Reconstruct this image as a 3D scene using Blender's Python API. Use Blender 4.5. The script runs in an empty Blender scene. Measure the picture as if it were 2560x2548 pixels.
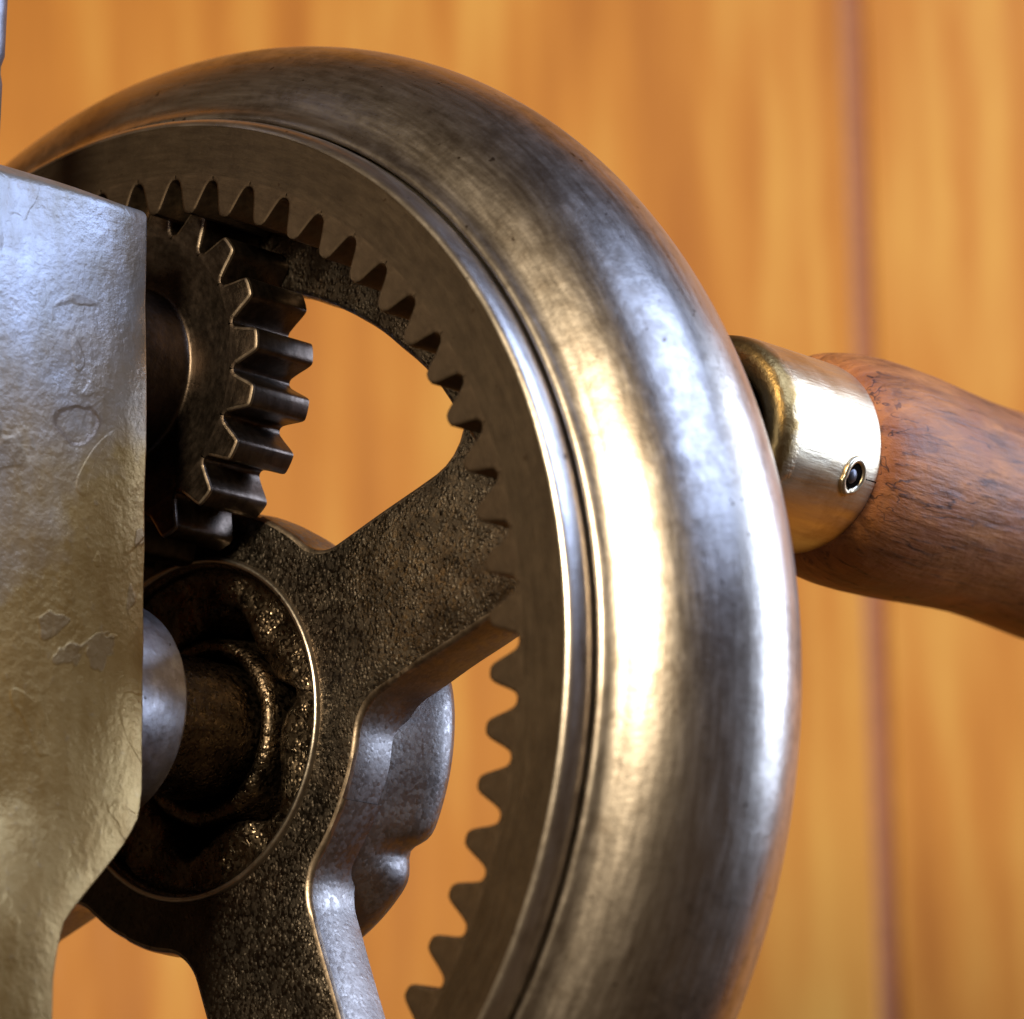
import bpy, bmesh, math, random
from math import sin, cos, pi, radians, sqrt, atan2
from mathutils import Vector, Matrix, noise

random.seed(7)
S = 0.062                       # metres per ring-gear radius: everything below is laid out in gear radii
scene = bpy.context.scene
COL = scene.collection

# ------------------------------------------------------------------ camera
ROWS = [(0.7619057148, 0.6474686554, -0.0168529516),      # camera right
        (0.1652719496, -0.1691925297, 0.9716270224),      # camera up
        (0.6262466482, -0.7430735012, -0.2359171623)]     # camera back
CAM = Vector((5.274493, -5.079660, -1.397940))
cam_d = bpy.data.cameras.new("camera")
cam = bpy.data.objects.new("camera", cam_d); COL.objects.link(cam)
m = Matrix([[ROWS[c][r] for c in range(3)] for r in range(3)]).to_4x4()
m.translation = CAM * S
cam.matrix_world = m
cam_d.sensor_width = 36; cam_d.sensor_fit = 'HORIZONTAL'; cam_d.lens = 141.9085
cam_d.clip_start = 0.01; cam_d.clip_end = 50
cam_d.dof.use_dof = True; cam_d.dof.focus_distance = 7.40 * S; cam_d.dof.aperture_fstop = 21
cam_d.dof.aperture_blades = 7
scene.camera = cam

# ------------------------------------------------------------------ world and lamps (an indoor picture: no sky, no sun)
world = bpy.data.worlds.new("World"); scene.world = world; world.use_nodes = True
bg = world.node_tree.nodes["Background"]
bg.inputs[0].default_value = (1.0, 0.62, 0.34, 1); bg.inputs[1].default_value = 0.06

def area(name, direction, dist, sx, sy, power, color, target=(0.5, 0.2, 0.0)):
    d = bpy.data.lights.new(name, 'AREA'); d.shape = 'RECTANGLE'
    d.size = sx * S; d.size_y = sy * S; d.energy = power; d.color = color
    o = bpy.data.objects.new(name, d); COL.objects.link(o)
    t = Vector(target); p = t + Vector(direction).normalized() * dist
    o.location = p * S
    o.rotation_euler = (t - p).to_track_quat('-Z', 'Y').to_euler()
    return o
area("warm_room_lamp", (0.30, -0.93, 0.33), 10, 2.0, 2.1, 6.1, (1.0, 0.84, 0.60))
area("cool_window", (0.60, 0.72, 0.30), 11, 5, 8, 6.5, (0.54, 0.68, 1.0))
area("cool_high_window", (0.74, 0.03, 0.70), 12, 7.5, 6, 5.0, (0.40, 0.56, 1.0))

vs = scene.view_settings
vs.view_transform = 'Standard'; vs.look = 'None'; vs.exposure = 0.0; vs.gamma = 1.0
vs.use_curve_mapping = False
scene.cycles.max_bounces = 8
scene.cycles.sample_clamp_indirect = 6.0

# ------------------------------------------------------------------ material helpers
class NT:
    def __init__(self, name):
        self.m = bpy.data.materials.new(name); self.m.use_nodes = True
        self.t = self.m.node_tree; self.b = self.t.nodes["Principled BSDF"]
        self.tc = self.t.nodes.new("ShaderNodeTexCoord")
    def n(self, kind, **kw):
        nd = self.t.nodes.new(kind)
        for k, v in kw.items(): setattr(nd, k, v)
        return nd
    def link(self, a, b): self.t.links.new(a, b)
    def coord(self, scale=(1, 1, 1), loc=(0, 0, 0), rot=(0, 0, 0)):
        mp = self.n("ShaderNodeMapping")
        mp.inputs["Scale"].default_value = [s / S for s in scale]
        mp.inputs["Location"].default_value = loc; mp.inputs["Rotation"].default_value = rot
        self.link(self.tc.outputs["Object"], mp.inputs["Vector"]); return mp.outputs[0]
    def polar(self, kr, kt, ky):
        """(radius, angle, axial) coordinates round the local Y axis, so streaks follow the turning marks"""
        sp = self.n("ShaderNodeSeparateXYZ"); self.link(self.tc.outputs["Object"], sp.inputs[0])
        at = self.math('ARCTAN2', sp.outputs[2], sp.outputs[0])
        x2 = self.math('MULTIPLY', sp.outputs[0], sp.outputs[0]); z2 = self.math('MULTIPLY', sp.outputs[2], sp.outputs[2])
        r = self.math('SQRT', self.math('ADD', x2, z2))
        cb = self.n("ShaderNodeCombineXYZ")
        self.link(self.math('MULTIPLY', r, kr / S), cb.inputs[0])
        self.link(self.math('MULTIPLY', at, kt), cb.inputs[1])
        self.link(self.math('MULTIPLY', sp.outputs[1], ky / S), cb.inputs[2])
        return cb.outputs[0]
    def math(self, op, a, b=None, clamp=False):
        nd = self.n("ShaderNodeMath", operation=op); nd.use_clamp = clamp
        for i, v in enumerate((a, b)):
            if v is None: continue
            if isinstance(v, (int, float)): nd.inputs[i].default_value = v
            else: self.link(v, nd.inputs[i])
        return nd.outputs[0]
    def noise(self, vec, scale=1, detail=4, rough=0.55, dist=0):
        nd = self.n("ShaderNodeTexNoise"); self.link(vec, nd.inputs["Vector"])
        nd.inputs["Scale"].default_value = scale; nd.inputs["Detail"].default_value = detail
        nd.inputs["Roughness"].default_value = rough; nd.inputs["Distortion"].default_value = dist
        return nd.outputs["Fac"]
    def ramp(self, fac, stops):
        nd = self.n("ShaderNodeValToRGB"); self.link(fac, nd.inputs[0])
        e = nd.color_ramp.elements
        while len(e) < len(stops): e.new(0.5)
        for el, (p, c) in zip(e, stops):
            el.position = p; el.color = (c, c, c, 1) if isinstance(c, (int, float)) else (*c, 1)
        return nd.outputs[0]
    def mix(self, fac, a, b, blend='MIX'):
        nd = self.n("ShaderNodeMix", data_type='RGBA', blend_type=blend)
        if isinstance(fac, (int, float)): nd.inputs[0].default_value = fac
        else: self.link(fac, nd.inputs[0])
        for i, v in ((6, a), (7, b)):
            if isinstance(v, tuple): nd.inputs[i].default_value = (*v, 1)
            else: self.link(v, nd.inputs[i])
        return nd.outputs[2]
    def bump(self, h, strength, dist, prev=None):
        nd = self.n("ShaderNodeBump"); nd.inputs["Strength"].default_value = strength
        nd.inputs["Distance"].default_value = dist * S
        self.link(h, nd.inputs["Height"])
        if prev is not None: self.link(prev, nd.inputs["Normal"])
        return nd.outputs[0]
    def out(self, color=None, rough=None, metal=None, normal=None, **kw):
        for k, v in (("Base Color", color), ("Roughness", rough), ("Metallic", metal), ("Normal", normal)):
            if v is None: continue
            if isinstance(v, tuple): self.b.inputs[k].default_value = (*v, 1)
            elif isinstance(v, (int, float)): self.b.inputs[k].default_value = v
            else: self.link(v, self.b.inputs[k])
        for k, v in kw.items(): self.b.inputs[k].default_value = v
        return self.m

def mat_cast_iron(name, c0, c1, speck=150, rough=(0.28, 0.5), strength=0.55, coarse=14):
    """oily dark casting with a sandy skin"""
    t = NT(name); c = t.coord()
    warp = t.n("ShaderNodeVectorMath", operation='ADD'); wn = t.n("ShaderNodeTexNoise"); t.link(c, wn.inputs["Vector"]); wn.inputs["Scale"].default_value = speck * 0.5
    ws = t.n("ShaderNodeVectorMath", operation='SCALE'); t.link(wn.outputs["Color"], ws.inputs[0]); ws.inputs["Scale"].default_value = 0.8 / speck
    t.link(c, warp.inputs[0]); t.link(ws.outputs[0], warp.inputs[1])
    vo = t.n("ShaderNodeTexVoronoi"); t.link(warp.outputs[0], vo.inputs["Vector"]); vo.inputs["Scale"].default_value = speck
    sp = t.n("ShaderNodeSeparateColor"); t.link(vo.outputs["Color"], sp.inputs[0])
    mid = t.noise(c, coarse, 5, 0.6); big = t.noise(c, 3.2, 4, 0.6)
    dome = t.math('SUBTRACT', 1.0, vo.outputs["Distance"])
    dens = t.math('ADD', t.math('MULTIPLY', sp.outputs[0], 0.75), t.math('MULTIPLY', mid, 0.5))
    on = t.ramp(dens, [(0.55, 0.10), (0.95, 1.0)])                    # grains of uneven height
    grain = t.math('MULTIPLY', dome, on)
    col = t.mix(t.ramp(mid, [(0.3, 0.0), (0.72, 1.0)]), c0, c1)
    col = t.mix(t.ramp(big, [(0.45, 0.0), (0.75, 0.35)]), col, (0.10, 0.055, 0.028))
    nrm = t.bump(mid, min(0.30, strength * 0.7), 0.012)
    nrm = t.bump(grain, strength, 0.0085, nrm)
    rg = t.ramp(sp.outputs[1], [(0.2, rough[0]), (0.8, rough[1])])
    return t.out(col, rg, 1.0, nrm)

def mat_turned(name, c0, c1, dark, rough=(0.2, 0.38), kr=26, streak=0.10, tarnish=0.45):
    """metal worn bright, fine streaks following the rim"""
    t = NT(name)
    p = t.polar(kr, 2.2, kr); p2 = t.polar(90, 14, 90)
    st = t.noise(p, 1.0, 6, 0.65); fs = t.noise(p2, 1.0, 4, 0.6)
    bl = t.noise(t.coord(), 4.0, 6, 0.65); bm = t.noise(t.coord(), 34.0, 4, 0.7)
    col = t.mix(t.ramp(st, [(0.35, 0.0), (0.65, 1.0)]), c0, c1)
    w = t.math('ADD', t.math('MULTIPLY', bl, 0.62), t.math('MULTIPLY', bm, 0.38))
    col = t.mix(t.ramp(w, [(tarnish, 0.0), (tarnish + 0.13, 0.75)]), col, dark)
    rg = t.math('ADD', t.ramp(fs, [(0.3, rough[0]), (0.7, rough[1])]), t.math('MULTIPLY', w, 0.10))
    pit = t.ramp(t.noise(t.coord((1, 1, 1), (2.3, 5.1, 0.7)), 48, 2, 0.5), [(0.715, 0.0), (0.75, 1.0)])     # nicks and rust pits
    scr = t.ramp(t.noise(t.coord((1, 0.22, 0.5), (7, 3, 1), (0.5, 0.9, 0.3)), 55, 2, 0.5), [(0.70, 0.0), (0.73, 1.0)])
    col = t.mix(t.math('MULTIPLY', pit, 0.8), col, (0.055, 0.032, 0.018))
    nrm = t.bump(fs, streak, 0.004)
    nrm = t.bump(bm, 0.12, 0.006, nrm)
    nrm = t.bump(pit, -0.5, 0.006, nrm)
    nrm = t.bump(scr, -0.25, 0.003, nrm)
    return t.out(col, rg, 1.0, nrm)

M = {}
M['casting'] = mat_cast_iron("oily_cast_iron", (0.052, 0.043, 0.034), (0.128, 0.105, 0.080), 150, (0.28, 0.50), 0.34)
M['casting_dark'] = mat_cast_iron("greasy_cast_iron", (0.06, 0.046, 0.032), (0.20, 0.15, 0.098), 135, (0.24, 0.42), 0.40)
M['gear_face'] = mat_turned("machined_gear_face", (0.108, 0.078, 0.050), (0.132, 0.095, 0.061), (0.078, 0.056, 0.037), (0.37, 0.46), 30, 0.14)
M['gear_flank'] = mat_turned("worn_tooth_steel", (0.110, 0.078, 0.050), (0.150, 0.106, 0.068), (0.06, 0.042, 0.028), (0.38, 0.50), 30, 0.16)
M['rim'] = mat_turned("polished_rim_iron", (0.42, 0.365, 0.30), (0.53, 0.465, 0.39), (0.20, 0.160, 0.12), (0.22, 0.32), 24, 0.06, 0.47)
M['bead'] = mat_turned('bright_edge_iron', (0.46, 0.40, 0.33), (0.66, 0.58, 0.48), (0.30, 0.24, 0.18), (0.22, 0.32), 24, 0.08, 0.52)
M['pinion'] = mat_turned("pinion_steel", (0.080, 0.060, 0.044), (0.135, 0.100, 0.074), (0.04, 0.030, 0.022), (0.26, 0.40), 30, 0.12)
M['boss'] = mat_cast_iron('worn_boss_iron', (0.10, 0.073, 0.052), (0.17, 0.125, 0.09), 120, (0.34, 0.5), 0.20, 18)
M['worn_edge'] = mat_turned('worn_tooth_edge', (0.30, 0.235, 0.17), (0.44, 0.35, 0.26), (0.10, 0.075, 0.055), (0.28, 0.42), 40, 0.1, 0.46)
M['steel'] = mat_turned("bright_boss_steel", (0.36, 0.34, 0.33), (0.48, 0.45, 0.44), (0.22, 0.19, 0.17), (0.30, 0.44), 20, 0.14)
M['rear'] = mat_cast_iron("bare_rear_casting", (0.17, 0.15, 0.135), (0.32, 0.29, 0.26), 120, (0.38, 0.52), 0.09, 8)

def mat_paint():
    """old silver paint over cast iron, lumpy, yellowed, flaking in scalloped patches"""
    t = NT("flaking_silver_paint"); c = t.coord()
    lump = t.noise(c, 7.0, 4, 0.55); fine = t.noise(c, 60, 4, 0.6); grain = t.noise(t.coord((1, 1, 0.35)), 24, 4, 0.6)
    sp = t.n("ShaderNodeSeparateXYZ"); t.link(t.tc.outputs["Object"], sp.inputs[0])
    # scalloped flakes: two warped noise levels stepped to make layer edges
    fl = t.noise(c, 3.4, 3, 0.5, 1.2)
    step1 = t.ramp(fl, [(0.60, 0.0), (0.612, 1.0)])
    fl2 = t.noise(t.coord((1, 1, 1), (3.1, 1.7, 9.2)), 5.2, 2, 0.5, 0.8)
    step2 = t.ramp(fl2, [(0.62, 0.0), (0.632, 1.0)])
    # the one big heart-shaped flake scar
    dy = t.math('SUBTRACT', sp.outputs[1], -0.258 * S); dz = t.math('SUBTRACT', sp.outputs[2], 0.462 * S)
    rr = t.math('SQRT', t.math('ADD', t.math('MULTIPLY', dy, dy), t.math('MULTIPLY', t.math('MULTIPLY', dz, dz), 2.1)))
    rr = t.math('ADD', t.math('DIVIDE', rr, S), t.math('MULTIPLY', t.math('SUBTRACT', t.noise(c, 16, 2), 0.5), 0.07))
    scar = t.ramp(rr, [(0.040, 1.0), (0.049, 0.0)])
    ring = t.ramp(rr, [(0.028, 0.0), (0.044, 1.0), (0.048, 1.0), (0.058, 0.0)])
    yel = t.ramp(t.math('ADD', t.math('MULTIPLY', grain, 0.6), t.math('MULTIPLY', lump, 0.4)), [(0.38, 0.0), (0.62, 1.0)])
    # yellowed paint plus warm reflected light, painted in with a ragged edge, middle down
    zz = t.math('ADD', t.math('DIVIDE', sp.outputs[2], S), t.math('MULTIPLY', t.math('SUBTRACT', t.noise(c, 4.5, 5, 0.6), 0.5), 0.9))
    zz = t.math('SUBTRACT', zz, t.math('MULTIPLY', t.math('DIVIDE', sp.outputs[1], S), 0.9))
    stain_glow = t.ramp(zz, [(0.48, 1.0), (1.12, 0.0)])
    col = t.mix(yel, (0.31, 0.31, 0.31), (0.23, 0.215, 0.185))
    col = t.mix(stain_glow, col, t.mix(yel, (0.24, 0.155, 0.050), (0.18, 0.105, 0.026)))
    col = t.mix(t.math('MULTIPLY', step1, 0.4), col, (0.12, 0.085, 0.05))
    col = t.mix(t.math('MULTIPLY', ring, 0.6), col, (0.14, 0.10, 0.07))
    col = t.mix(t.ramp(fine, [(0.62, 0.0), (0.75, 0.5)]), col, (0.18, 0.13, 0.07))
    h = t.math('ADD', t.math('MULTIPLY', step1, 0.55), t.math('MULTIPLY', step2, 0.5))
    h = t.math('SUBTRACT', h, t.math('MULTIPLY', scar, 0.9))
    nrm = t.bump(h, 0.30, 0.005)
    nrm = t.bump(lump, 0.11, 0.04, nrm)
    nrm = t.bump(grain, 0.10, 0.010, nrm)
    nrm = t.bump(fine, 0.30, 0.006, nrm)
    rg = t.ramp(lump, [(0.3, 0.34), (0.7, 0.46)])
    return t.out(col, rg, 0.72, nrm)
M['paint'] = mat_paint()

def mat_brass():
    t = NT("nickelled_brass"); p = t.polar(30, 3, 8)
    sp = t.n("ShaderNodeSeparateXYZ"); t.link(t.tc.outputs["Object"], sp.inputs[0])
    st = t.noise(t.coord((1, 1, 1)), 16, 5, 0.65); fs = t.noise(t.polar(60, 6, 5), 1.0, 5, 0.65)
    y = t.math('ADD', t.math('DIVIDE', sp.outputs[1], S), t.math('MULTIPLY', t.math('SUBTRACT', st, 0.5), 0.07))
    worn = t.ramp(y, [(0.630, 1.0), (0.655, 0.0)])          # plating gone at the front shoulder
    col = t.mix(t.ramp(fs, [(0.35, 0.0), (0.7, 1.0)]), (0.76, 0.65, 0.45), (0.60, 0.47, 0.29))
    col = t.mix(t.ramp(t.noise(t.coord((1, 1, 1), (1, 6, 2)), 11, 5, 0.65), [(0.48, 0.0), (0.66, 0.55)]), col, (0.42, 0.28, 0.12))
    col = t.mix(worn, col, (0.34, 0.21, 0.07))
    rg = t.math('ADD', t.ramp(fs, [(0.3, 0.27), (0.7, 0.42)]), t.math('MULTIPLY', worn, 0.08))
    nrm = t.bump(t.math('MULTIPLY', st, worn), 0.35, 0.012)
    nrm = t.bump(fs, 0.22, 0.006, nrm)
    return t.out(col, rg, 1.0, nrm)
M['brass'] = mat_brass()

def mat_grip():
    t = NT("worn_walnut_grip")
    g = t.noise(t.coord((1, 0.16, 1)), 26, 6, 0.65, 0.6); pores = t.noise(t.coord((1, 0.09, 1)), 80, 3, 0.6)
    blot = t.noise(t.coord(), 6, 5, 0.6); dent = t.noise(t.coord((1, 1, 1), (4, 2, 1)), 9, 3, 0.55, 1.5)
    col = t.mix(t.ramp(g, [(0.32, 0.0), (0.68, 1.0)]), (0.115, 0.040, 0.013), (0.45, 0.170, 0.046))
    col = t.mix(t.ramp(blot, [(0.42, 0.0), (0.62, 0.65)]), col, (0.26, 0.085, 0.030))
    col = t.mix(t.ramp(pores, [(0.60, 0.0), (0.70, 0.6)]), col, (0.035, 0.015, 0.010))
    cr = t.math('ABSOLUTE', t.math('SUBTRACT', t.noise(t.coord((1, 0.10, 1), (3, 8, 5)), 15, 3, 0.6, 0.4), 0.5))
    crack = t.math('MULTIPLY', t.ramp(cr, [(0.004, 1.0), (0.012, 0.0)]), t.ramp(blot, [(0.46, 0.0), (0.56, 1.0)]))
    col = t.mix(t.math('MULTIPLY', crack, 0.8), col, (0.03, 0.013, 0.008))
    nick = t.ramp(dent, [(0.75, 0.0), (0.765, 1.0)])
    col = t.mix(t.math('MULTIPLY', nick, 0.6), col, (0.05, 0.02, 0.015))
    nrm = t.bump(pores, 0.35, 0.008); nrm = t.bump(g, 0.30, 0.010, nrm)
    nrm = t.bump(nick, -0.5, 0.012, nrm); nrm = t.bump(blot, 0.3, 0.03, nrm)
    return t.out(col, t.ramp(g, [(0.3, 0.48), (0.7, 0.62)]), 0.0, nrm, **{'Specular IOR Level': 0.3})
M['grip'] = mat_grip()

def mat_wall():
    t = NT("varnished_pine_panel")
    inf = t.n("ShaderNodeObjectInfo")
    ofs = t.n("ShaderNodeVectorMath", operation='ADD'); sc_ = t.n("ShaderNodeCombineXYZ")
    t.link(t.math('MULTIPLY', inf.outputs["Random"], 37.0), sc_.inputs[0]); t.link(t.math('MULTIPLY', inf.outputs["Random"], 11.0), sc_.inputs[2])
    t.link(t.coord((1, 1, 0.09)), ofs.inputs[0]); t.link(sc_.outputs[0], ofs.inputs[1])
    v = ofs.outputs[0]
    a = t.noise(v, 2.6, 5, 0.55, 0.5); b = t.noise(v, 9.0, 3, 0.5); k = t.noise(t.coord((1, 1, 0.45)), 3.0, 3, 0.5)
    f = t.math('ADD', t.math('MULTIPLY', a, 0.48), t.math('ADD', t.math('MULTIPLY', b, 0.40), t.math('MULTIPLY', k, 0.12)))
    col = t.ramp(f, [(0.34, (0.42, 0.130, 0.012)), (0.50, (0.58, 0.212, 0.024)), (0.64, (0.72, 0.345, 0.055))])
    fine = t.noise(v, 40, 3)
    return t.out(col, t.ramp(fine, [(0.3, 0.42), (0.7, 0.55)]), 0.0, t.bump(fine, 0.2, 0.01), **{'Specular IOR Level': 0.2})
M['wall'] = mat_wall()

def mat_plain(name, col, rough, metal=0.0):
    t = NT(name); n_ = t.noise(t.coord(), 30, 4)
    c = t.mix(t.ramp(n_, [(0.35, 0.0), (0.65, 1.0)]), col, tuple(v * 0.7 for v in col))
    return t.out(c, rough, metal, t.bump(n_, 0.2, 0.006))
M['groove'] = mat_plain("stained_groove", (0.52, 0.20, 0.07), 0.6)
M['hole'] = mat_plain("dark_hole", (0.010, 0.007, 0.005), 0.7)
M['hole'].node_tree.nodes["Principled BSDF"].inputs["Specular IOR Level"].default_value = 0.0
M['dark_steel'] = mat_plain("dark_steel", (0.16, 0.15, 0.16), 0.4, 0.8)

# ------------------------------------------------------------------ mesh helpers (coordinates in gear radii, Y is the wheel axis)
def link(name, verts, faces, mat, parent=None, smooth=True, sharp=35, loc=(0, 0, 0), rot=None):
    me = bpy.data.meshes.new(name)
    me.from_pydata([tuple(c * S for c in v) for v in verts], [], faces)
    bm = bmesh.new(); bm.from_mesh(me); bmesh.ops.recalc_face_normals(bm, faces=bm.faces); bm.to_mesh(me); bm.free()
    if smooth:
        me.shade_smooth(); me.set_sharp_from_angle(angle=radians(sharp))
    me.materials.append(M[mat])
    o = bpy.data.objects.new(name, me); COL.objects.link(o)
    o.location = [c * S for c in loc]
    if rot is not None: o.rotation_euler = rot
    if parent is not None: o.parent = parent
    return o

def copy(o, rot=None, loc=None):
    c = o.copy(); COL.objects.link(c); c.parent = o.parent
    if rot is not None: c.rotation_euler = rot
    if loc is not None: c.location = [v * S for v in loc]
    return c

def empty(name, loc, label, cat):
    o = bpy.data.objects.new(name, None); COL.objects.link(o); o.location = [c * S for c in loc]
    o.empty_display_size = 0.01; o["label"] = label; o["category"] = cat
    return o

def lathe(profile, seg=192, cx=0.0, cz=0.0, closed=False, radial=None):
    """profile of (r, y) turned round the Y axis"""
    V, F = [], []
    n = len(profile)
    for i in range(seg):
        a = 2 * pi * i / seg
        for j, (r, y) in enumerate(profile):
            rr = r if radial is None else radial(r, y, a)
            V.append((cx + rr * cos(a), y, cz + rr * sin(a)))
    rng = n if closed else n - 1
    for i in range(seg):
        k = (i + 1) % seg
        for j in range(rng):
            l = (j + 1) % n
            F.append((i * n + j, i * n + l, k * n + l, k * n + j))
    return V, F

def arc(cr, cy, rho, t0, t1, n):
    """points of an arc in (r, y); t is measured from the front (-Y) towards +r"""
    return [(cr + rho * sin(radians(t0 + (t1 - t0) * i / n)), cy - rho * cos(radians(t0 + (t1 - t0) * i / n))) for i in range(n + 1)]

# ------------------------------------------------------------------ the panelled wall behind
HX, HY = -0.6447, 0.7644                       # horizontal heading of the camera
WALL_D = 13.0                                  # distance camera -> wall along the heading
WO = CAM + Vector((HX, HY, 0)) * WALL_D        # a point of the wall's front plane, straight ahead
wall_rot = (0, 0, atan2(0.6447, 0.7644))       # local X runs along the wall to the right, local Y into it
def wall_box(name, x0, x1, z0, z1, y0, y1, mat, parent, bev):
    xs = [(x0, y0 + bev), (x0 + bev, y0), (x1 - bev, y0), (x1, y0 + bev), (x1, y1), (x0, y1)]
    V = [(x, y, z) for z in (z0, z1) for x, y in xs]
    F = [(i, (i + 1) % 6, 6 + (i + 1) % 6, 6 + i) for i in range(6)] + [tuple(range(6))[::-1], tuple(range(6, 12))]
    return link(name, V, F, mat, parent, smooth=False)
ZL, ZH = -8.0, 13.0
wall = link("wall", *[(lambda b: b)(x) for x in ([(-13, .035, ZL), (13, .035, ZL), (13, .34, ZL), (-13, .34, ZL), (-13, .035, ZH), (13, .035, ZH), (13, .34, ZH), (-13, .34, ZH)],
        [(0, 1, 5, 4), (1, 2, 6, 5), (2, 3, 7, 6), (3, 0, 4, 7), (0, 3, 2, 1), (4, 5, 6, 7)])], 'groove', smooth=False,
        loc=(WO.x, WO.y, CAM.z), rot=wall_rot)
wall["kind"] = "structure"
GX = 1.195                                     # the groove the photograph shows
edges = [GX - 14.1, GX - 10.8, GX - 7.2, GX - 3.6, GX, GX + 3.3, GX + 6.2, GX + 9.6, GX + 12.0]
for i in range(8):
    wall_box("plank", edges[i] + 0.036, edges[i + 1] - 0.036, ZL - 0.05, ZH + 0.05, 0.0 + 0.004 * (i % 2), 0.033, 'wall', wall, 0.010)

# ------------------------------------------------------------------ the hand wheel
wheel = empty("hand_wheel", (0, 0, 0), "large dark iron hand wheel with toothed inner ring, polished rounded rim and wooden crank handle", "hand wheel")
NT_RING = 63
PITCH = 2 * pi / NT_RING
# gear ring: flat machined face with a rolled edge and a groove beside the rim
prof = [(1.012, 0.204), (1.012, 0.0)] + [(r, 0.0) for r in (1.03, 1.06, 1.094)] + \
       [(1.1040, 0.0), (1.1045, 0.004), (1.06, 0.204)]
seg = NT_RING * 12
V, F = lathe(prof, seg)
# rotate so that vertices fall on tooth boundaries
g0 = radians(85.0)
rotv = lambda V, a: [(x * cos(a) - z * sin(a), y, x * sin(a) + z * cos(a)) for x, y, z in V]
gear_ring = link("gear_ring", rotv(V, g0), F, 'gear_face', wheel, sharp=50)

# rolled edge of the gear ring, rubbed bright, with the groove beside it
ep = [(1.100, 0.008), (1.1045, -0.0006)] + [(1.1045 + 0.0195 * sin(radians(t)), 0.0395 - 0.0401 * cos(radians(t))) for t in range(8, 85, 7)] + [(1.1240, 0.044), (1.1215, 0.052), (1.1215, 0.12), (1.09, 0.19)]
link("edge_bead", *lathe(ep, 360), 'bead', gear_ring, sharp=50)

def tooth_mesh(outline, base_r, y0, y1, ch, cx=0):
    """outline: list of (angle, radius) across one pitch; tooth stands on a circle of radius base_r; ch = front chamfer"""
    n = len(outline)
    P = [Vector((r * cos(a), r * sin(a))) for a, r in outline]
    B = [Vector((base_r * cos(a), base_r * sin(a))) for a, _ in outline]
    N = []
    for i in range(n):
        t = (P[min(i + 1, n - 1)] - P[max(i - 1, 0)]).normalized()
        nn = Vector((-t.y, t.x))
        if nn.dot(B[i] - P[i]) < 0: nn = -nn                    # towards the metal
        N.append(nn)
    rows = [(0.0, B), (0.0, [p + N_ * ch * 1.5 for p, N_ in zip(P, N)]), (0.0, [p + N_ * ch for p, N_ in zip(P, N)]), (0.3 * ch, [p + N_ * ch * 0.3 for p, N_ in zip(P, N)]),
            (ch, P), (y1 - y0 - ch * 0.5, P), (y1 - y0, [p + N_ * ch * 0.5 for p, N_ in zip(P, N)]), (y1 - y0, B)]
    V, F = [], []
    for yy, pts in rows:
        V += [(p.x, y0 + yy, p.y) for p in pts]
    for r in range(len(rows) - 1):
        for i in range(n - 1):
            F.append((r * n + i, r * n + i + 1, (r + 1) * n + i + 1, (r + 1) * n + i))
    return V, F
hp = PITCH / 2
half = [(1.0, 1.0015), (0.86, 1.0000), (0.75, 0.9945), (0.62, 0.9800), (0.48, 0.9610), (0.36, 0.9470), (0.22, 0.9392)]
ol = [(-hp * f, r) for f, r in half] + [(0.0, 0.9372)] + [(hp * f, r) for f, r in reversed(half)]
V, F = tooth_mesh(ol, 1.012, 0.0, 0.204, 0.0045)
tooth0 = link("tooth", V, F, 'gear_flank', gear_ring, sharp=32)
for k in range(NT_RING):
    a = -(g0 - PITCH * (k + 0.5))                # rotation about +Y turns X towards -Z
    o = tooth0 if k == 0 else copy(tooth0)
    o.rotation_euler = (0, a, 0)

# rim: rounded, rubbed bright
DR, DY, RHO = 1.100, 0.290, 0.224
prof = [(1.1235, 0.12), (1.1265, 0.058), (1.1300, 0.0525), (1.1350, 0.0515), (1.1410, 0.0545), (1.1470, 0.0605)] + arc(DR, DY, RHO, 16, 178, 44) + \
       [(1.06, 0.512), (1.01, 0.490), (0.975, 0.44), (0.955, 0.36), (0.95, 0.286), (1.05, 0.24), (1.10, 0.2)]
rim = link("rim", *lathe(prof, 320, closed=True), 'rim', wheel, sharp=50)

# web ring behind the teeth
prof = [(1.04, 0.212), (0.852, 0.212), (0.843, 0.216), (0.839, 0.226), (0.838, 0.272), (0.842, 0.284), (0.852, 0.288), (1.0, 0.288)]
def wob(r, y, a): return r + (0.004 * noise.noise(Vector((cos(a) * 9, sin(a) * 9, y * 30))) if r < 0.86 else 0)
link("web_ring", *lathe(prof, 320, radial=wob), 'casting', wheel, sharp=60)

# four spokes, each with its quarter of the hub plate
SF, SB, HW, HR = 0.236, 0.365, 0.156, 0.422
F1, F2 = 0.095, 0.10
c1 = Vector((sqrt((HR + F1) ** 2 - (HW + F1) ** 2), HW + F1)); t1 = c1 * (HR / (HR + F1))
RR = 0.856
c2 = Vector((sqrt((RR - F2) ** 2 - (HW + F2) ** 2), HW + F2)); t2 = c2 * (RR / (RR - F2))
out_, inn = [], []
a1 = atan2(t1.y, t1.x)
for i in range(9):
    a = radians(45) + (a1 - radians(45)) * i / 8
    out_.append(Vector((cos(a), sin(a))) * HR); inn.append(Vector((cos(a), sin(a))) * 0.318)
b0 = atan2(t1.y - c1.y, t1.x - c1.x); b1 = -pi / 2
if b0 > 0: b0 -= 2 * pi
if b0 < -pi: b0 += 2 * pi
for i in range(1, 10):
    a = b0 + (b1 - b0) * i / 9; p = c1 + Vector((cos(a), sin(a))) * F1
    out_.append(p); aa = a1 * (1 - i / 9); inn.append(Vector((cos(aa), sin(aa))) * 0.318)
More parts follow.
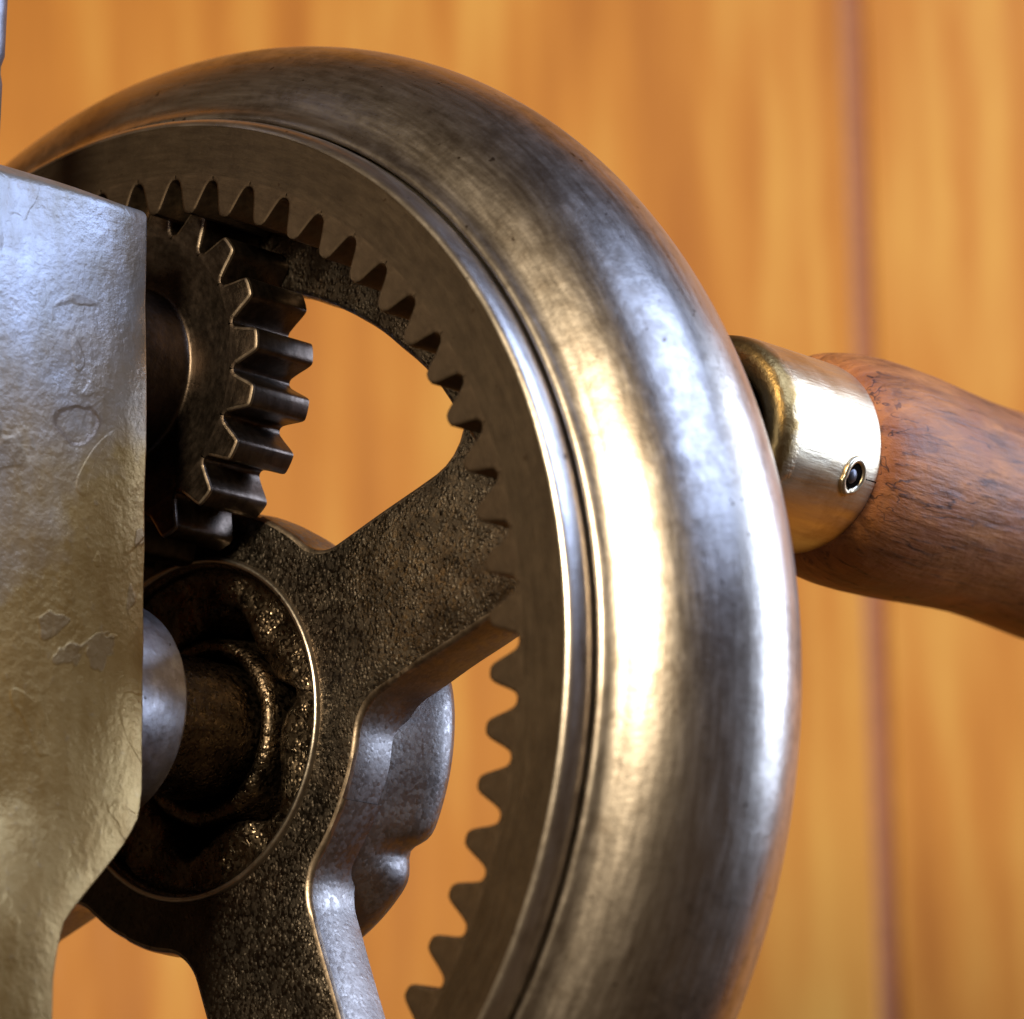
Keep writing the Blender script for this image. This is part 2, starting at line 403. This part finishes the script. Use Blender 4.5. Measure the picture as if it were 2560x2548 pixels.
for i in range(1, 13):
    x = c1.x + (c2.x - c1.x) * i / 12
    out_.append(Vector((x, HW))); inn.append(Vector((0.318 + (x - 0.30 - (c1.x - 0.318)) * 1.0 if False else 0.318 + (x - c1.x) / (c2.x - c1.x) * (c2.x - 0.318), 0)))
b1 = atan2(t2.y - c2.y, t2.x - c2.x)
for i in range(1, 9):
    a = -pi / 2 + (b1 + pi / 2) * i / 8; p = c2 + Vector((cos(a), sin(a))) * F2
    out_.append(p); inn.append(Vector((c2.x + (0.87 - c2.x) * i / 8, 0)))
n = len(out_)
nor = []
for i in range(n):
    t = (out_[min(i + 1, n - 1)] - out_[max(i - 1, 0)]).normalized(); nn = Vector((-t.y, t.x))
    if nn.dot(inn[i] - out_[i]) < 0: nn = -nn
    nor.append(nn)
def spoke_geo(seed):
    V, F = [], []
    for sgn in (1, -1):
        base = len(V); ch = 0.010
        rows = [(SF + 0.008, inn, 0)] if False else []
        rows = [(SF, [q for q in inn]), (SF + 0.001, [o + (q - o) * 0.5 for o, q in zip(out_, inn)]),
                (SF, [o + v * ch for o, v in zip(out_, nor)]), (SF + ch * 0.25, [o + v * ch * 0.35 for o, v in zip(out_, nor)]),
                (SF + ch, out_), (SF + 0.05, [o + v * -0.002 for o, v in zip(out_, nor)]), (SF + 0.09, [o + v * -0.002 for o, v in zip(out_, nor)]), (SB, [o + v * 0.006 for o, v in zip(out_, nor)]), (SB, inn)]
        for k, (y, pts) in enumerate(rows):
            for p in pts:
                w = 0.0
                if 2 <= k <= 7:
                    w = 0.003 * noise.noise(Vector((p.x * 8 + seed, p.y * 11 * sgn, y * 9)))
                V.append((p.x + w, y + (0.3 * w if k != 0 and k != 8 else 0), sgn * p.y + w * sgn))
        for r in range(len(rows) - 1):
            for i in range(n - 1):
                F.append((base + r * n + i, base + r * n + i + 1, base + (r + 1) * n + i + 1, base + (r + 1) * n + i))
    return V, F
for k, deg in enumerate((20, -70, -160, 110)):
    V, F = spoke_geo(3.1 * k)
    o = link("spoke", V, F, 'casting', wheel, sharp=45)
    o.data.materials.append(M['worn_edge']); o.data.materials.append(M['rear'])
    for f in o.data.polygons:
        r_ = (f.index // (n - 1)) % 8
        f.material_index = 1 if r_ in (2, 3) else 2 if r_ in (4, 5, 6) else 0
    o.rotation_euler = (0, -radians(deg), 0)

# hub: raised ring, recess with lumps, inner collar
prof = [(0.325, 0.240), (0.316, 0.2385), (0.309, 0.242), (0.306, 0.250), (0.303, 0.40), (0.20, 0.42), (0.187, 0.40), (0.180, 0.300), (0.177, 0.274), (0.169, 0.264), (0.157, 0.2635), (0.147, 0.270), (0.143, 0.30), (0.140, 0.33)]
def hubwob(r, y, a): return r + 0.0035 * noise.noise(Vector((cos(a) * 5, sin(a) * 5, r * 20)))
hub = link("hub", *lathe(prof, 200, radial=hubwob), 'casting_dark', wheel, sharp=60)
link('hub_ridge', *lathe([(0.3285, 0.2375), (0.3270, 0.2300), (0.3235, 0.2265), (0.3190, 0.2265), (0.3155, 0.2300), (0.3140, 0.2420)], 200), 'bead', hub, sharp=70)
def gap(a):
    """the broken inner edge of the recess floor"""
    k = 0.0
    for deg, w, d in ((11, 8, 0.045), (-44, 15, 0.060), (72, 14, 0.050), (-105, 16, 0.05), (150, 18, 0.05), (-165, 9, 0.04)):
        dd = ((a - radians(deg) + pi) % (2 * pi)) - pi; k += d * math.exp(-(dd / radians(w)) ** 2)
    return k
V, F = [], []
na, fr = 240, [(0.0, 0.10), (0.0, 0.012), (0.10, 0.002), (0.25, -0.003), (0.5, 0.0), (0.72, 0.004), (0.9, -0.004), (1.0, -0.016)]
for i in range(na):
    a = 2 * pi * i / na; r0 = 0.189 + gap(a) + 0.003 * noise.noise(Vector((cos(a) * 8, sin(a) * 8, 3)))
    for f, h in fr:
        r = r0 + (0.3065 - r0) * f
        y = 0.272 + h + 0.010 * noise.noise(Vector((r * cos(a) * 22, r * sin(a) * 22, 1.7))) + 0.004 * noise.noise(Vector((r * cos(a) * 60, r * sin(a) * 60, 4)))
        V.append((r * cos(a), y, r * sin(a)))
nf = len(fr)
for i in range(na):
    for j in range(nf - 1): F.append((i * nf + j, i * nf + j + 1, ((i + 1) % na) * nf + j + 1, ((i + 1) % na) * nf + j))
link("recess_floor", V, F, 'casting_dark', hub, sharp=60)
# rear hub
def dent(r, y, a):
    d = ((a + pi) % (2 * pi)) - pi
    k = 1.0 - 0.075 * math.exp(-((d + radians(36)) / 0.075) ** 2) * min(1, max(0, (y - 0.36) / 0.06))
    up_ = 0.5 + 0.5 * math.tanh((abs(d + radians(50)) - radians(72)) / 0.16)
    k *= 1 - 0.20 * up_ * min(1, max(0, (y - 0.33) / 0.06))
    return r * k + 0.004 * noise.noise(Vector((cos(a) * 3, sin(a) * 3, y * 5)))
prof = [(0.30, 0.30), (0.415, 0.300), (0.422, 0.335), (0.432, 0.37), (0.446, 0.405), (0.454, 0.432), (0.455, 0.455), (0.448, 0.472), (0.425, 0.482), (0.30, 0.49), (0.22, 0.55), (0.16, 0.62), (0.0, 0.63)]
link("rear_hub", *lathe(prof, 220, radial=dent), 'rear', wheel, sharp=60)

# crank handle
HC = Vector((0.952, 0.0, 0.479))
gp = [(0.10, 0.86), (0.17, 0.885), (0.186, 0.899), (0.199, 0.915), (0.210, 0.945), (0.2185, 0.99), (0.2240, 1.05), (0.2250, 1.11), (0.2230, 1.2), (0.2175, 1.3), (0.2125, 1.4), (0.2110, 1.48), (0.2135, 1.56),
      (0.2185, 1.65), (0.2240, 1.74), (0.232, 1.88), (0.238, 2.0), (0.239, 2.15), (0.230, 2.3), (0.205, 2.42), (0.16, 2.5), (0.08, 2.54), (0.0, 2.545)]
def gw(r, y, a): return r * (1 + 0.006 * noise.noise(Vector((cos(a) * 1.5, sin(a) * 1.5, y * 3)))) 
grip = link("handle", *lathe(gp, 128, radial=gw), 'grip', wheel, sharp=60, loc=HC)
fp = [(0.118, 0.62), (0.150, 0.604), (0.168, 0.608), (0.178, 0.620), (0.1825, 0.645), (0.1838, 0.67), (0.1840, 0.72), (0.1840, 0.893), (0.1832, 0.898), (0.1800, 0.900), (0.15, 0.900)]
ferrule = link("ferrule", *lathe(fp, 128), 'brass', grip, sharp=50)
link("spindle", *lathe([(0.0, 0.50), (0.10, 0.50), (0.112, 0.51), (0.112, 0.61), (0.0, 0.61)], 64), 'dark_steel', grip)
ha = radians(-25.0)
def on_ferrule(y, da, h):
    r = 0.184 + h; return Vector((r * cos(ha + da), y, r * sin(ha + da)))
V, F = [], []
nu, nv = 40, 12
for i in range(nu):
    u = 2 * pi * i / nu
    for j in range(nv):
        v = 2 * pi * j / nv
        q = 0.0265 + 0.0062 * cos(v) + (0.004 if 3.4 < u < 4.6 else 0)
        V.append(on_ferrule(0.828 + q * cos(u), q * sin(u) * 1.15 / 0.184, 0.0055 * sin(v) + 0.001))
for i in range(nu):
    for j in range(nv):
        F.append((i * nv + j, i * nv + (j + 1) % nv, ((i + 1) % nu) * nv + (j + 1) % nv, ((i + 1) % nu) * nv + j))
link("eyelet", V, F, 'brass', grip)
V = [on_ferrule(0.828, 0, 0.0008)] + [on_ferrule(0.828 + 0.0225 * cos(2 * pi * i / 32), 0.0255 * sin(2 * pi * i / 32) / 0.184, 0.0018) for i in range(32)]
link("pin_hole", V, [(0, 1 + i, 1 + (i + 1) % 32) for i in range(32)], 'hole', grip)  # flat near-black disc; the hole's inner shade is put into its colour
V = [on_ferrule(0.822, -0.010, 0.0062)]
for k_, h_ in ((0.006, 0.0056), (0.0105, 0.0036), (0.0125, 0.0016)):
    V += [on_ferrule(0.822 + k_ * cos(2 * pi * i / 20), -0.010 + k_ * 1.1 * sin(2 * pi * i / 20) / 0.184, h_) for i in range(20)]
F = [(0, 1 + i, 1 + (i + 1) % 20) for i in range(20)] + [(1 + r * 20 + i, 1 + r * 20 + (i + 1) % 20, 21 + r * 20 + (i + 1) % 20, 21 + r * 20 + i) for r in range(2) for i in range(20)]
link("screw_head", V, F, 'dark_steel', grip)
V = []
for yy in (0.857, 0.8985):
    for da, h in ((-0.006, 0.0004), (0.006, 0.0004), (0.006, -0.004), (-0.006, -0.004)):
        V.append(on_ferrule(yy, da, h))
link("seam", V, [(0, 1, 5, 4), (1, 2, 6, 5), (2, 3, 7, 6), (3, 0, 4, 7), (0, 3, 2, 1), (4, 5, 6, 7)], 'hole', grip, smooth=False)

# ------------------------------------------------------------------ the pinion
PC = (0.0, 0.0, 0.650)
pinion = empty("pinion_gear", PC, "small dark steel pinion gear meshing inside the top of the toothed ring", "gear")
NP = 20; PP = 2 * pi / NP; php = PP / 2
PY0, PY1, PB = 0.058, 0.2105, 0.272
prof = [(0.17, PY0), (0.20, PY0), (0.24, PY0), (PB, PY0), (PB, PY1), (0.05, PY1)]
ph0 = radians(10.6)                                     # centre of a gap
gear_body = link("gear_body", rotv(lathe(prof, NP * 14)[0], ph0), lathe(prof, NP * 14)[1], 'pinion', pinion, sharp=40)
half = [(1.0, 0.2830), (0.90, 0.2840), (0.80, 0.2885), (0.705, 0.2980), (0.62, 0.3080), (0.55, 0.3180), (0.485, 0.3275), (0.43, 0.3345), (0.375, 0.3388), (0.30, 0.3408)]
ol = [(-php * f, r) for f, r in half] + [(-0.12 * php, 0.3416), (0.12 * php, 0.3416)] + [(php * f, r) for f, r in reversed(half)]
V, F = tooth_mesh(ol, PB, PY0, PY1, 0.0060)
pt0 = link("tooth", V, F, 'pinion', gear_body, sharp=32)
pt0.data.materials.append(M['worn_edge'])
npt = len(ol) - 1
for f in pt0.data.polygons:                              # the front arris of each tooth is rubbed bright
    if f.index // npt in (2, 3) and 2 <= f.index % npt <= npt - 3: f.material_index = 1
for k in range(NP):
    o = pt0 if k == 0 else copy(pt0)
    o.rotation_euler = (0, -(ph0 + PP * (k + 0.5)), 0)
prof = [(0.0, -0.15), (0.168, -0.15), (0.168, 0.046), (0.1690, 0.053), (0.172, 0.0565), (0.178, 0.0575), (0.206, 0.0595)]
link("boss", *lathe(prof, 128), 'pinion', pinion, sharp=60)

# ------------------------------------------------------------------ the frame casting in front
def interp(tab, z):
    for (z0, v0), (z1, v1) in zip(tab, tab[1:]):
        if z0 <= z <= z1:
            t = (z - z0) / (z1 - z0); t = t * t * (3 - 2 * t) if False else t
            return v0 + (v1 - v0) * t
    return tab[0][1] if z < tab[0][0] else tab[-1][1]
XS = 0.216
XB = XS
back = [(-2.2, -0.315), (-0.60, -0.315), (-0.53, -0.313), (-0.47, -0.305), (-0.43, -0.290), (-0.35, -0.210), (-0.27, -0.135), (-0.235, -0.113), (-0.19, -0.105), (-0.1, -0.103), (0.3, -0.101), (0.6, -0.097), (0.95, -0.097)]
TOP = 0.890
def section(z):
    """closed horizontal section (x, y) of the casting at height z, run from the rear edge forwards round the front"""
    yb = interp(back, z); yf = yb - 0.95
    ins = 0.0
    if z > TOP - 0.010:
        u = (z - (TOP - 0.010)) / 0.010; ins = 0.010 * (1 - sqrt(max(0, 1 - u * u)))
    P = []
    lean = 0.34 * max(0, z - 0.45) ** 2
    cr = 0.007
    P.append((-0.40 + ins, yb - ins)); P.append((0.0, yb - ins)); P.append((XB - 0.06, yb - ins)); P.append((XB - 0.04 - ins, yb - ins))
    for i in range(5):
        a = pi / 2 - i * pi / 8
        P.append((XB - cr - ins + cr * cos(a), yb - cr - ins + cr * sin(a)))
    for i in range(1, 29):
        s = i / 28.0
        y = yb - 0.03 - s * 0.88
        d = yb - y
        x = XS - 0.66 * d ** 2
        x -= 1.15 * max(0.0, z - (TOP - 0.010 - 0.13 * d))          # bevelled top edge, wider towards the front
        P.append((x - ins - lean * min(1.0, max(0.0, d - 0.03) / 0.22), y))
    P.append((-0.05, yf + ins)); P.append((-0.40 + ins, yf + ins))
    return P
zs = [-2.2, -1.6, -1.2, -0.95, -0.8, -0.7] + [-0.66 + 0.025 * i for i in range(60)]
zs = [z for z in zs if z < TOP - 0.09] + [TOP - 0.09 + 0.0085 * i for i in range(10)] + [TOP - 0.010 + 0.010 * sin(i * pi / 16) for i in range(9)]
V, F = [], []
for z in zs:
    for x, y in section(z):
        k = 0.004 * noise.noise(Vector((x * 3 + 2, y * 5, z * 5))) + 0.0022 * noise.noise(Vector((x * 9, y * 14, z * 14 + 4)))
        e = 0.003 * noise.noise(Vector((1.5, y * 2, z * 9)))
        up_ = 0.31 * max(0, -0.1 - y) * min(1, max(0, (z - 0.3) / 0.5))
        V.append((x + k * (1 if x > -0.3 else 0), y + e, z + up_))
npf = len(section(0))
for r in range(len(zs) - 1):
    for i in range(npf):
        F.append((r * npf + i, r * npf + (i + 1) % npf, (r + 1) * npf + (i + 1) % npf, (r + 1) * npf + i))
F.append(tuple((len(zs) - 1) * npf + i for i in range(npf))); F.append(tuple(reversed(range(npf))))
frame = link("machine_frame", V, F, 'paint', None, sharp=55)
frame["label"] = "lumpy cast frame in flaking silver paint filling the left edge, carrying both gear axles"
frame["category"] = "machine frame"
prof = [(0.0, -0.16), (0.205, -0.16), (0.207, -0.15), (0.207, 0.010), (0.205, 0.016), (0.199, 0.019), (0.15, 0.019)]
link("bearing_boss", *lathe(prof, 128), 'steel', frame, sharp=50)
prof = [(0.132, 0.0), (0.132, 0.10), (0.135, 0.15), (0.135, 0.22), (0.132, 0.235), (0.131, 0.40), (0.0, 0.40)]
link("axle_sleeve", *lathe(prof, 128), 'casting_dark', frame, sharp=50)

# dark upright rod just entering the picture at its top left corner, standing in the frame casting
prof_r = 0.05
V, F = [], []
for z, r in ((0.80, 0.05), (1.115, 0.05), (1.135, 0.046), (1.15, 0.046), (1.17, 0.052), (2.2, 0.052)):
    for i in range(40):
        a = 2 * pi * i / 40; V.append((r * cos(a), r * sin(a), z))
for j in range(5):
    for i in range(40): F.append((j * 40 + i, j * 40 + (i + 1) % 40, (j + 1) * 40 + (i + 1) % 40, (j + 1) * 40 + i))
F.append(tuple(range(40))[::-1]); F.append(tuple(range(200, 240)))
rod = link("upright_rod", V, F, 'dark_steel', None, loc=(-0.018, -0.37, 0), rot=(0, radians(3.0), 0))
rod["label"] = "dark steel upright rod just showing at the top left corner above the painted frame"
rod["category"] = "rod"
